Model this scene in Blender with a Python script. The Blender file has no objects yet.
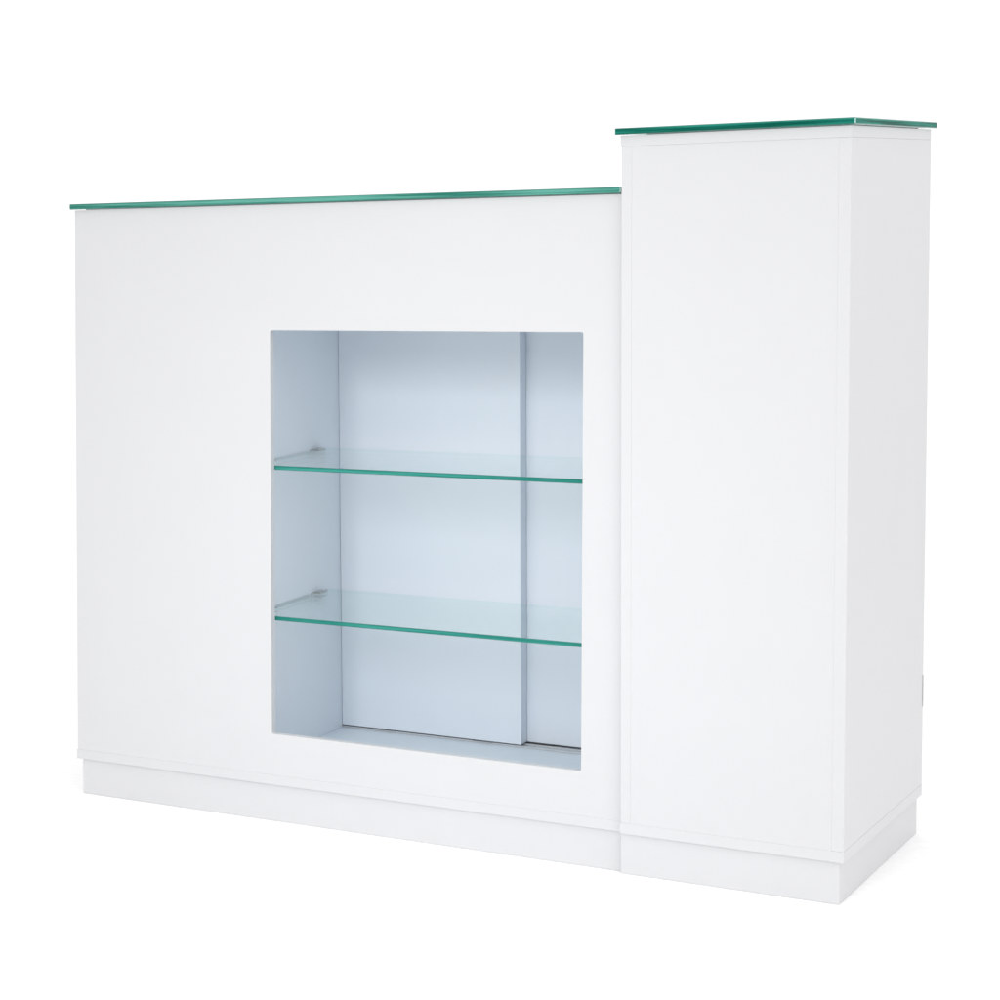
import bpy, bmesh, math
from mathutils import Matrix, Vector

sc = bpy.context.scene
COL = sc.collection

# ------------------------------------------------------------------ materials
def new_mat(name):
    m = bpy.data.materials.new(name)
    m.use_nodes = True
    return m, m.node_tree.nodes, m.node_tree.links

def melamine(name, col, rough=0.38, var=0.012, bump=0.03):
    """White faced board: faint mottling and orange-peel of a melamine skin."""
    m, n, l = new_mat(name)
    b = n['Principled BSDF']
    b.inputs['Roughness'].default_value = rough
    b.inputs['Specular IOR Level'].default_value = 0.35
    tc = n.new('ShaderNodeTexCoord')
    n1 = n.new('ShaderNodeTexNoise'); n1.inputs['Scale'].default_value = 9.0; n1.inputs['Detail'].default_value = 5
    n2 = n.new('ShaderNodeTexNoise'); n2.inputs['Scale'].default_value = 420.0; n2.inputs['Detail'].default_value = 2
    l.new(tc.outputs['Object'], n1.inputs['Vector']); l.new(tc.outputs['Object'], n2.inputs['Vector'])
    mix = n.new('ShaderNodeMix'); mix.data_type = 'FLOAT'; mix.inputs[0].default_value = 0.45
    l.new(n1.outputs['Fac'], mix.inputs[2]); l.new(n2.outputs['Fac'], mix.inputs[3])
    ramp = n.new('ShaderNodeValToRGB')
    ramp.color_ramp.elements[0].position = 0.25; ramp.color_ramp.elements[1].position = 0.75
    ramp.color_ramp.elements[0].color = (*[c * (1 - var) for c in col], 1)
    ramp.color_ramp.elements[1].color = (*[min(c * (1 + var), .95) for c in col], 1)
    l.new(mix.outputs[0], ramp.inputs['Fac']); l.new(ramp.outputs['Color'], b.inputs['Base Color'])
    bp = n.new('ShaderNodeBump'); bp.inputs['Strength'].default_value = bump; bp.inputs['Distance'].default_value = 0.001
    l.new(n2.outputs['Fac'], bp.inputs['Height']); l.new(bp.outputs['Normal'], b.inputs['Normal'])
    return m

def clear_glass(name, tint):
    """Thin clear float glass: tinted transparency with a Schlick reflection on both faces."""
    m, n, l = new_mat(name)
    n.remove(n['Principled BSDF'])
    tr = n.new('ShaderNodeBsdfTransparent'); tr.inputs['Color'].default_value = (*tint, 1)
    gl = n.new('ShaderNodeBsdfGlossy'); gl.inputs['Roughness'].default_value = 0.0; gl.inputs['Color'].default_value = (1, 1, 1, 1)
    lw = n.new('ShaderNodeLayerWeight'); lw.inputs['Blend'].default_value = 0.5
    pw = n.new('ShaderNodeMath'); pw.operation = 'POWER'; pw.inputs[1].default_value = 5
    ma = n.new('ShaderNodeMath'); ma.operation = 'MULTIPLY_ADD'; ma.inputs[1].default_value = 0.96; ma.inputs[2].default_value = 0.04
    mx = n.new('ShaderNodeMixShader')
    l.new(lw.outputs['Facing'], pw.inputs[0]); l.new(pw.outputs[0], ma.inputs[0]); l.new(ma.outputs[0], mx.inputs['Fac'])
    l.new(tr.outputs[0], mx.inputs[1]); l.new(gl.outputs[0], mx.inputs[2])
    l.new(mx.outputs[0], n['Material Output'].inputs['Surface'])
    return m

def glass_edge(name, c0, c1, spec=0.3, rough=0.16):
    """Polished green edge of float glass, internal reflections painted in as noise streaks along the pane."""
    m, n, l = new_mat(name)
    b = n['Principled BSDF']
    b.inputs['Roughness'].default_value = rough
    b.inputs['Specular IOR Level'].default_value = spec
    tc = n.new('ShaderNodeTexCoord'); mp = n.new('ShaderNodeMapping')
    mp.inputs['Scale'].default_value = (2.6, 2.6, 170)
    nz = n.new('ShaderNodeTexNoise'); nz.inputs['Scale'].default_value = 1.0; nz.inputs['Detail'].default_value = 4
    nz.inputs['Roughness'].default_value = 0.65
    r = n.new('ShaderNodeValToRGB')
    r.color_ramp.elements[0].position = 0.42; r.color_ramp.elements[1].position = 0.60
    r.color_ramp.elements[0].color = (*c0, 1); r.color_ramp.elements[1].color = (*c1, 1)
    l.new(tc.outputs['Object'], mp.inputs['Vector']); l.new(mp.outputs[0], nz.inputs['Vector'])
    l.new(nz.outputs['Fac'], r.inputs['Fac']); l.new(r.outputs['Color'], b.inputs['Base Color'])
    return m

def plain(name, col, rough, metal=0.0):
    m, n, l = new_mat(name)
    b = n['Principled BSDF']
    b.inputs['Roughness'].default_value = rough
    b.inputs['Metallic'].default_value = metal
    nz = n.new('ShaderNodeTexNoise'); nz.inputs['Scale'].default_value = 60
    tc = n.new('ShaderNodeTexCoord'); l.new(tc.outputs['Object'], nz.inputs['Vector'])
    r = n.new('ShaderNodeValToRGB')
    r.color_ramp.elements[0].color = (*[c * .93 for c in col], 1)
    r.color_ramp.elements[1].color = (*[min(1, c * 1.05) for c in col], 1)
    l.new(nz.outputs['Fac'], r.inputs['Fac']); l.new(r.outputs['Color'], b.inputs['Base Color'])
    return m

WHITE = melamine('white_melamine', (0.585, 0.587, 0.598))
NICHE = melamine('blue_white_melamine', (0.722, 0.758, 0.812), rough=0.45)
PANE = clear_glass('clear_glass', (0.942, 0.984, 0.973))
ARRIS_GLINT = plain('painted_arris_glint', (0.45, 0.66, 0.60), 0.2)  # pale colour painted on upright bevels as light glinting off them
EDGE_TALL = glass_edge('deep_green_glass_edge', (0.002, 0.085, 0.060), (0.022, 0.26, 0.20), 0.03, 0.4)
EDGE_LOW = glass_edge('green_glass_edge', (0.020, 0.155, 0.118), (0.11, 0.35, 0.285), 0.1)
EDGE_SHELF = glass_edge('teal_glass_edge', (0.014, 0.165, 0.135), (0.045, 0.27, 0.225), 0.1)
REAR = clear_glass('glass_shelf_back_edge', (0.84, 0.93, 0.91))
SEAT = plain('glass_shelf_side', (0.33, 0.39, 0.40), 0.3)
BEVEL_DARK = plain('bevel_dark_reflection', (0.02, 0.15, 0.115), 0.2)  # darker green painted on level bevels in place of their reflection
STEEL = plain('brushed_steel', (0.55, 0.55, 0.54), 0.28, 1.0)
ALU = plain('grey_aluminium', (0.55, 0.56, 0.58), 0.4, 0.3)
DARK = plain('dark_rubber', (0.10, 0.10, 0.11), 0.6)
STRIP = plain('grey_under_glass_strip', (0.22, 0.24, 0.24), 0.6)  # thin grey strip in the gap under each glass top
FLOOR = plain('white_studio_floor', (0.958, 0.958, 0.958), 0.7)

# ------------------------------------------------------------------ mesh helpers
def hexa(bm, pts, bevel=0.0, seg=2):
    """pts: 4 bottom then 4 top corners, counter-clockwise seen from above."""
    t = bmesh.new()
    v = [t.verts.new(p) for p in pts]
    for f in ((3, 2, 1, 0), (4, 5, 6, 7), (0, 1, 5, 4), (1, 2, 6, 5), (2, 3, 7, 6), (3, 0, 4, 7)):
        t.faces.new([v[i] for i in f])
    if bevel:
        bmesh.ops.bevel(t, geom=t.edges[:], offset=bevel, segments=seg, profile=0.5, affect='EDGES')
    merge(bm, t)

def merge(bm, t):
    me = bpy.data.meshes.new('tmp'); t.to_mesh(me); t.free()
    bm.from_mesh(me); bpy.data.meshes.remove(me)

def box(bm, x0, x1, y0, y1, z0, z1, bevel=0.0004):
    hexa(bm, [(x0, y0, z0), (x1, y0, z0), (x1, y1, z0), (x0, y1, z0),
              (x0, y0, z1), (x1, y0, z1), (x1, y1, z1), (x0, y1, z1)], bevel)

def cyl(bm, p, axis, r, h, seg=20):
    t = bmesh.new()
    bmesh.ops.create_cone(t, cap_ends=True, segments=seg, radius1=r, radius2=r, depth=h)
    rot = Vector((0, 0, 1)).rotation_difference(Vector(axis)).to_matrix().to_4x4()
    bmesh.ops.transform(t, matrix=Matrix.Translation(p) @ rot, verts=t.verts)
    merge(bm, t)

def obj(name, bm, mat, parent=None):
    me = bpy.data.meshes.new(name); bm.normal_update(); bm.to_mesh(me); bm.free()
    me.materials.append(mat)
    o = bpy.data.objects.new(name, me); COL.objects.link(o)
    if parent: o.parent = parent
    return o

def pane(name, edge, parent, x0, x1, y0, y1, z0, z1, bevel, front_only=False):
    """Sheet of glass: clear faces, green edge, bevels with painted reflections."""
    bm = bmesh.new(); box(bm, x0, x1, y0, y1, z0, z1, 0)
    bmesh.ops.bevel(bm, geom=bm.edges[:], offset=bevel, segments=1, affect='EDGES')
    o = obj(name, bm, PANE, parent)
    for m in (edge, BEVEL_DARK, ARRIS_GLINT, SEAT, REAR): o.data.materials.append(m)
    for p in o.data.polygons:
        nx, ny, nz = (abs(c) for c in p.normal)
        if front_only and p.normal.x < -.9: p.material_index = 4
        elif front_only and p.normal.y > .9: p.material_index = 5
        elif nz > .9 or (front_only and p.normal.y > -.3): p.material_index = 0
        elif max(nx, ny) > .9: p.material_index = 1
        elif nz > .3: p.material_index = 2
        else: p.material_index = 3
    return o

def one(name, mat, parent, *a, **k):
    bm = bmesh.new(); box(bm, *a, **k)
    return obj(name, bm, mat, parent)

# ------------------------------------------------------------------ measures (metres)
W, D, H = 0.3504, 0.496, 1.20            # tall end cabinet
L, LT, H1, S = 1.0502, 0.0197, 1.1078, 0.0096   # low counter: length, lean of end, height, front setback
HB = 0.0675                              # plinth height
T = 0.018                                # board thickness
GL = 0.0100                              # glass top thickness
OV = 0.0074                              # glass overhang
X0B, X0T, X1B, X1T, Z0, Z1 = -0.6367, -0.6297, -0.0680, -0.0640, 0.1610, 0.8869   # opening
IL, IR = -0.6894, -0.0185                # inner faces of the niche
DY = 0.4022                              # front face of the near sliding door
PT = 0.014                               # front panel thickness
NF, NC = 0.0905, 0.900                   # niche floor / ceiling
YB = 0.478

# ------------------------------------------------------------------ setting
bm = bmesh.new()
t = 60
vs = [bm.verts.new(p) for p in ((-t, -t, 0), (t, -t, 0), (t, t, 0), (-t, t, 0))]
bm.faces.new(vs)
fl = obj('floor', bm, FLOOR); fl['kind'] = 'structure'

# ------------------------------------------------------------------ the desk
root = bpy.data.objects.new('reception_desk', None); COL.objects.link(root)
root.empty_display_size = 0.2
root['label'] = 'white reception desk with glass-shelved display opening, taller end cabinet and green-edged glass tops'
root['category'] = 'reception desk'

# ---- tall end cabinet
bm = bmesh.new()
zt = H - 0.0171
box(bm, 0.0015, T - .0001, 0, D, HB + T + .00005, zt - .0001)             # side boards
box(bm, W - T, W, 0, D, HB + T + .00005, zt - .0001)
box(bm, T + .0005, W - T - .0005, D - T, D, HB + T + .00005, zt - .0001)
tall = obj('tall_cabinet', bm, WHITE, root)
tall['label'] = 'tall narrow end cabinet, higher than the counter'
one('front_panel', WHITE, tall, T - .00006, W - T + .00006, 0.0, T, HB + T + .00005, zt - .0001, bevel=.00012)
one('top_panel', WHITE, tall, 0.0, W, -0.0004, D, zt, H)
one('base_panel', WHITE, tall, 0.0, W + .0004, -0.0004, D, HB, HB + T)
one('plinth', WHITE, tall, 0.001, W - 0.0067, 0.0037, D - 0.004, 0.0003, HB - 0.0008)
one('under_glass_strip', STRIP, tall, 0.040, W - 0.016, 0.006, D - 0.02, H + .0002, H + .0014, bevel=0)
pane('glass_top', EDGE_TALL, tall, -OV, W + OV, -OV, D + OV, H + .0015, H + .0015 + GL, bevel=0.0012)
bm = bmesh.new()
box(bm, W + .0002, W + .0007, D - 0.005, D + .001, 0.222, 0.276, bevel=.0004)
cyl(bm, (W + .0008, D - 0.0025, 0.238), (1, 0, 0), 0.0015, .0004, 12)
cyl(bm, (W + .0008, D - 0.0025, 0.260), (1, 0, 0), 0.0015, .0004, 12)
obj('hinge', bm, STEEL, tall)

# ---- low counter with the display opening
def xl(z): return -L + LT * (z - HB) / (H1 - HB)                 # outer face of the left end
zb = HB + T + .0001
bm = bmesh.new()
hexa(bm, [(xl(zb), S + PT + .0005, zb), (xl(zb) + T, S + PT + .0005, zb), (xl(zb) + T, D, zb), (xl(zb), D, zb),
          (xl(H1), S + PT + .0005, H1), (xl(H1) + T, S + PT + .0005, H1), (xl(H1) + T, D, H1), (xl(H1), D, H1)], .0006)
box(bm, xl(H1) + T + .0006, -.0015, S + PT + .0005, D, H1 - T, H1)        # top board under the glass
box(bm, -L + LT + T, -.0015, D - .010, D, zb, H1 - T - .0005)              # back board
body = obj('display_counter', bm, WHITE, root)
body['label'] = 'long low counter with the shelved display opening'

# front panel with the opening cut through it
t = bmesh.new()
outer = [(xl(zb), zb), (-.0012, zb), (-.0012, H1), (xl(H1), H1)]
def rounded(pts, r, n=4):
    out = []
    for i, p in enumerate(pts):
        a, b, c = Vector(pts[i - 1]), Vector(p), Vector(pts[(i + 1) % 4])
        s, e = b + (a - b).normalized() * r, b + (c - b).normalized() * r
        for k in range(n + 1):
            u = k / n
            out.append(tuple((1 - u) ** 2 * s + 2 * u * (1 - u) * b + u * u * e))
    return out
inner = rounded([(X0B, Z0), (X1B, Z0), (X1T, Z1), (X0T, Z1)], 0.004)
N = len(inner) // 4
loops = {}
for y in (S, S + PT):
    loops[y] = ([t.verts.new((x, y, z)) for x, z in outer], [t.verts.new((x, y, z)) for x, z in inner])
M = len(inner)
for y in (S, S + PT):
    o_, i_ = loops[y]
    for c in range(4):
        seg = [i_[(c * N + k) % M] for k in range(N)]
        fs = [o_[c]] + seg[::-1]
        f1 = t.faces.new(fs)                                               # corner fan
        f2 = t.faces.new([o_[c], o_[(c + 1) % 4], i_[((c + 1) * N) % M], i_[c * N + N - 1]])
        if y == S: f1.normal_flip() if f1.normal.y > 0 else None
for c in range(4):
    a, b = loops[S][0], loops[S + PT][0]
    t.faces.new([a[c], a[(c + 1) % 4], b[(c + 1) % 4], b[c]])
for k in range(M):
    a, b = loops[S][1], loops[S + PT][1]
    t.faces.new([a[k], a[(k + 1) % M], b[(k + 1) % M], b[k]])
bmesh.ops.recalc_face_normals(t, faces=t.faces[:])
obj('front_panel', t, WHITE, body)

one('base_panel', WHITE, body, -L - .0016, -.0006, S - .0003, D, HB, HB + T)
one('plinth', WHITE, body, -L + .0088, -.0004, S + .0037, D - .004, 0.0003, HB - .0008)
one('under_glass_strip', STRIP, body, xl(H1) + .022, -.006, S + .004, D - .02, H1 + .0002, H1 + .0014, bevel=0)
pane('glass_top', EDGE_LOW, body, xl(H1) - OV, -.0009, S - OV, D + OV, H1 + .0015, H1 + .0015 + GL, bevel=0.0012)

# niche lining: left wall, right wall, floor, ceiling
bm = bmesh.new()
fy = S + PT + .0004
box(bm, IL - T, IL, fy, DY + .058, NF, NC)
box(bm, IR, IR + .014, fy, DY + .058, NF, NC)
box(bm, IL - T, IR + .014, fy, DY + .058, NC + .0003, NC + T)
box(bm, IL - T, IR + .014, fy, DY + .058, NF - .0010, NF - .0002, bevel=0)
box(bm, IL - T, IR + .014, DY + .0585, DY + .064, NF, NC)
obj('niche_lining', bm, NICHE, body)['label'] = 'pale blue-white inside of the display opening'

# sliding back doors in a track
SX = -0.3271
one('sliding_door', NICHE, body, IL + .0008, SX, DY, DY + .029, NF + .0055, NC - .001)
one('sliding_door', NICHE, body, SX - .04, IR - .0015, DY + .0315, DY + .050, NF + .0055, NC - .001)
bm = bmesh.new()
box(bm, IL + .0015, IR - .0015, DY + .0015, DY + .0045, NF + .0002, NF + .0032, bevel=.0004)
box(bm, IL + .0015, IR - .0015, DY + .0235, DY + .0265, NF + .0002, NF + .0032, bevel=.0004)
box(bm, IL + .0015, IR - .0015, DY + .0515, DY + .0545, NF + .0002, NF + .0032, bevel=.0004)
box(bm, IL + .0015, IR - .0015, DY + .0012, DY + .0548, NF + .00005, NF + .0012, bevel=0)
obj('door_track', bm, ALU, body)
for x, y in ((IL + .09, DY - .0005), (SX - .075, DY - .0005), (SX + .03, DY + .0312), (IR - .08, DY + .0312)):
    one('door_roller', DARK, body, x - .02, x + .02, y, y + .013, NF + .0034, NF + .0052, bevel=.0005)

# two glass shelves on clip brackets
SF, SB, ST = 0.0272, 0.3448, 0.0075
for z in (0.6445, 0.3725):
    pane('glass_shelf', EDGE_SHELF, body, IL + .0012, IR - .0012, SF, SB, z - ST, z, bevel=0.0007, front_only=True)
    for sx, xw in ((1, IL), (-1, IR)):
        for y in (0.10, SB - .045):
            bm = bmesh.new()
            xa, xb = sorted((xw + sx * .0002, xw + sx * .003))
            box(bm, xa, xb, y - .022, y + .022, z - ST - .0012, z + .0014, bevel=.0008)
            xa, xb = sorted((xw + sx * .0028, xw + sx * .014))
            box(bm, xa, xb, y - .014, y + .014, z - ST - .0018, z - ST - .0004, bevel=.0008)
            box(bm, xa, xb, y - .014, y + .014, z + .0004, z + .0018, bevel=.0008)
            cyl(bm, (xw + sx * .008, y, z + .0022), (0, 0, 1), 0.0032, .0010)
            obj('shelf_bracket', bm, STEEL, body)

# ------------------------------------------------------------------ light
w = bpy.data.worlds.new('World'); sc.world = w; w.use_nodes = True
bg = w.node_tree.nodes['Background']
bg.inputs['Color'].default_value = (1.0, 1.0, 1.0, 1)
bg.inputs['Strength'].default_value = 1.12

def area(name, loc, target, size, power, col=(1, 1, 1)):
    d = bpy.data.lights.new(name, 'AREA'); d.shape = 'SQUARE'; d.size = size; d.energy = power; d.color = col
    o = bpy.data.objects.new(name, d); COL.objects.link(o)
    o.location = loc
    o.rotation_euler = (Vector(target) - Vector(loc)).to_track_quat('-Z', 'Y').to_euler()
    return o
key = area('softbox_lamp', (-0.1, -4.3, 2.0), (-0.30, 0, 0.42), 0.9, 2.7, (0.965, 0.98, 1.0))
key.data.spread = math.radians(34)
grid = area('added_overhead_fill', (0.5, -1.6, 4.2), (0.5, -1.55, 0), 3.0, 15)  # unseen lamp added to whiten the floor and lift the lower front
grid.data.spread = math.radians(90)
area('added_side_fill', (3.9, -1.9, 1.9), (0.2, 0.1, 0.5), 1.4, 16)  # unseen lamp added to brighten the right side face and niche wall

# ------------------------------------------------------------------ camera
yaw, pitch, roll, f = 0.64003, -0.09923, -0.02941, 2317.24
cy, sy, cp, sp, cr, sr = math.cos(yaw), math.sin(yaw), math.cos(pitch), math.sin(pitch), math.cos(roll), math.sin(roll)
fwd = Vector((-sy * cp, cy * cp, sp)); right = Vector((cy, sy, 0)); up = right.cross(fwd)
r2, u2 = cr * right + sr * up, -sr * right + cr * up
cd = bpy.data.cameras.new('camera'); cam = bpy.data.objects.new('camera', cd); COL.objects.link(cam)
cam.matrix_world = Matrix(((r2.x, u2.x, -fwd.x, 1.28644), (r2.y, u2.y, -fwd.y, -3.66313), (r2.z, u2.z, -fwd.z, 1.10553), (0, 0, 0, 1)))
cd.sensor_width = 36; cd.lens = f / 1000 * 36
cd.shift_x = 0.59856; cd.shift_y = -0.05256
cd.clip_start = 0.05; cd.clip_end = 300
sc.camera = cam

sc.view_settings.view_transform = 'Standard'
sc.view_settings.look = 'None'
sc.view_settings.gamma = 1.0
sc.view_settings.exposure = 0.0
sc.render.engine = 'CYCLES'
sc.cycles.use_denoising = True
sc.cycles.max_bounces = 24
sc.cycles.transmission_bounces = 24
sc.cycles.glossy_bounces = 12
sc.cycles.diffuse_bounces = 16
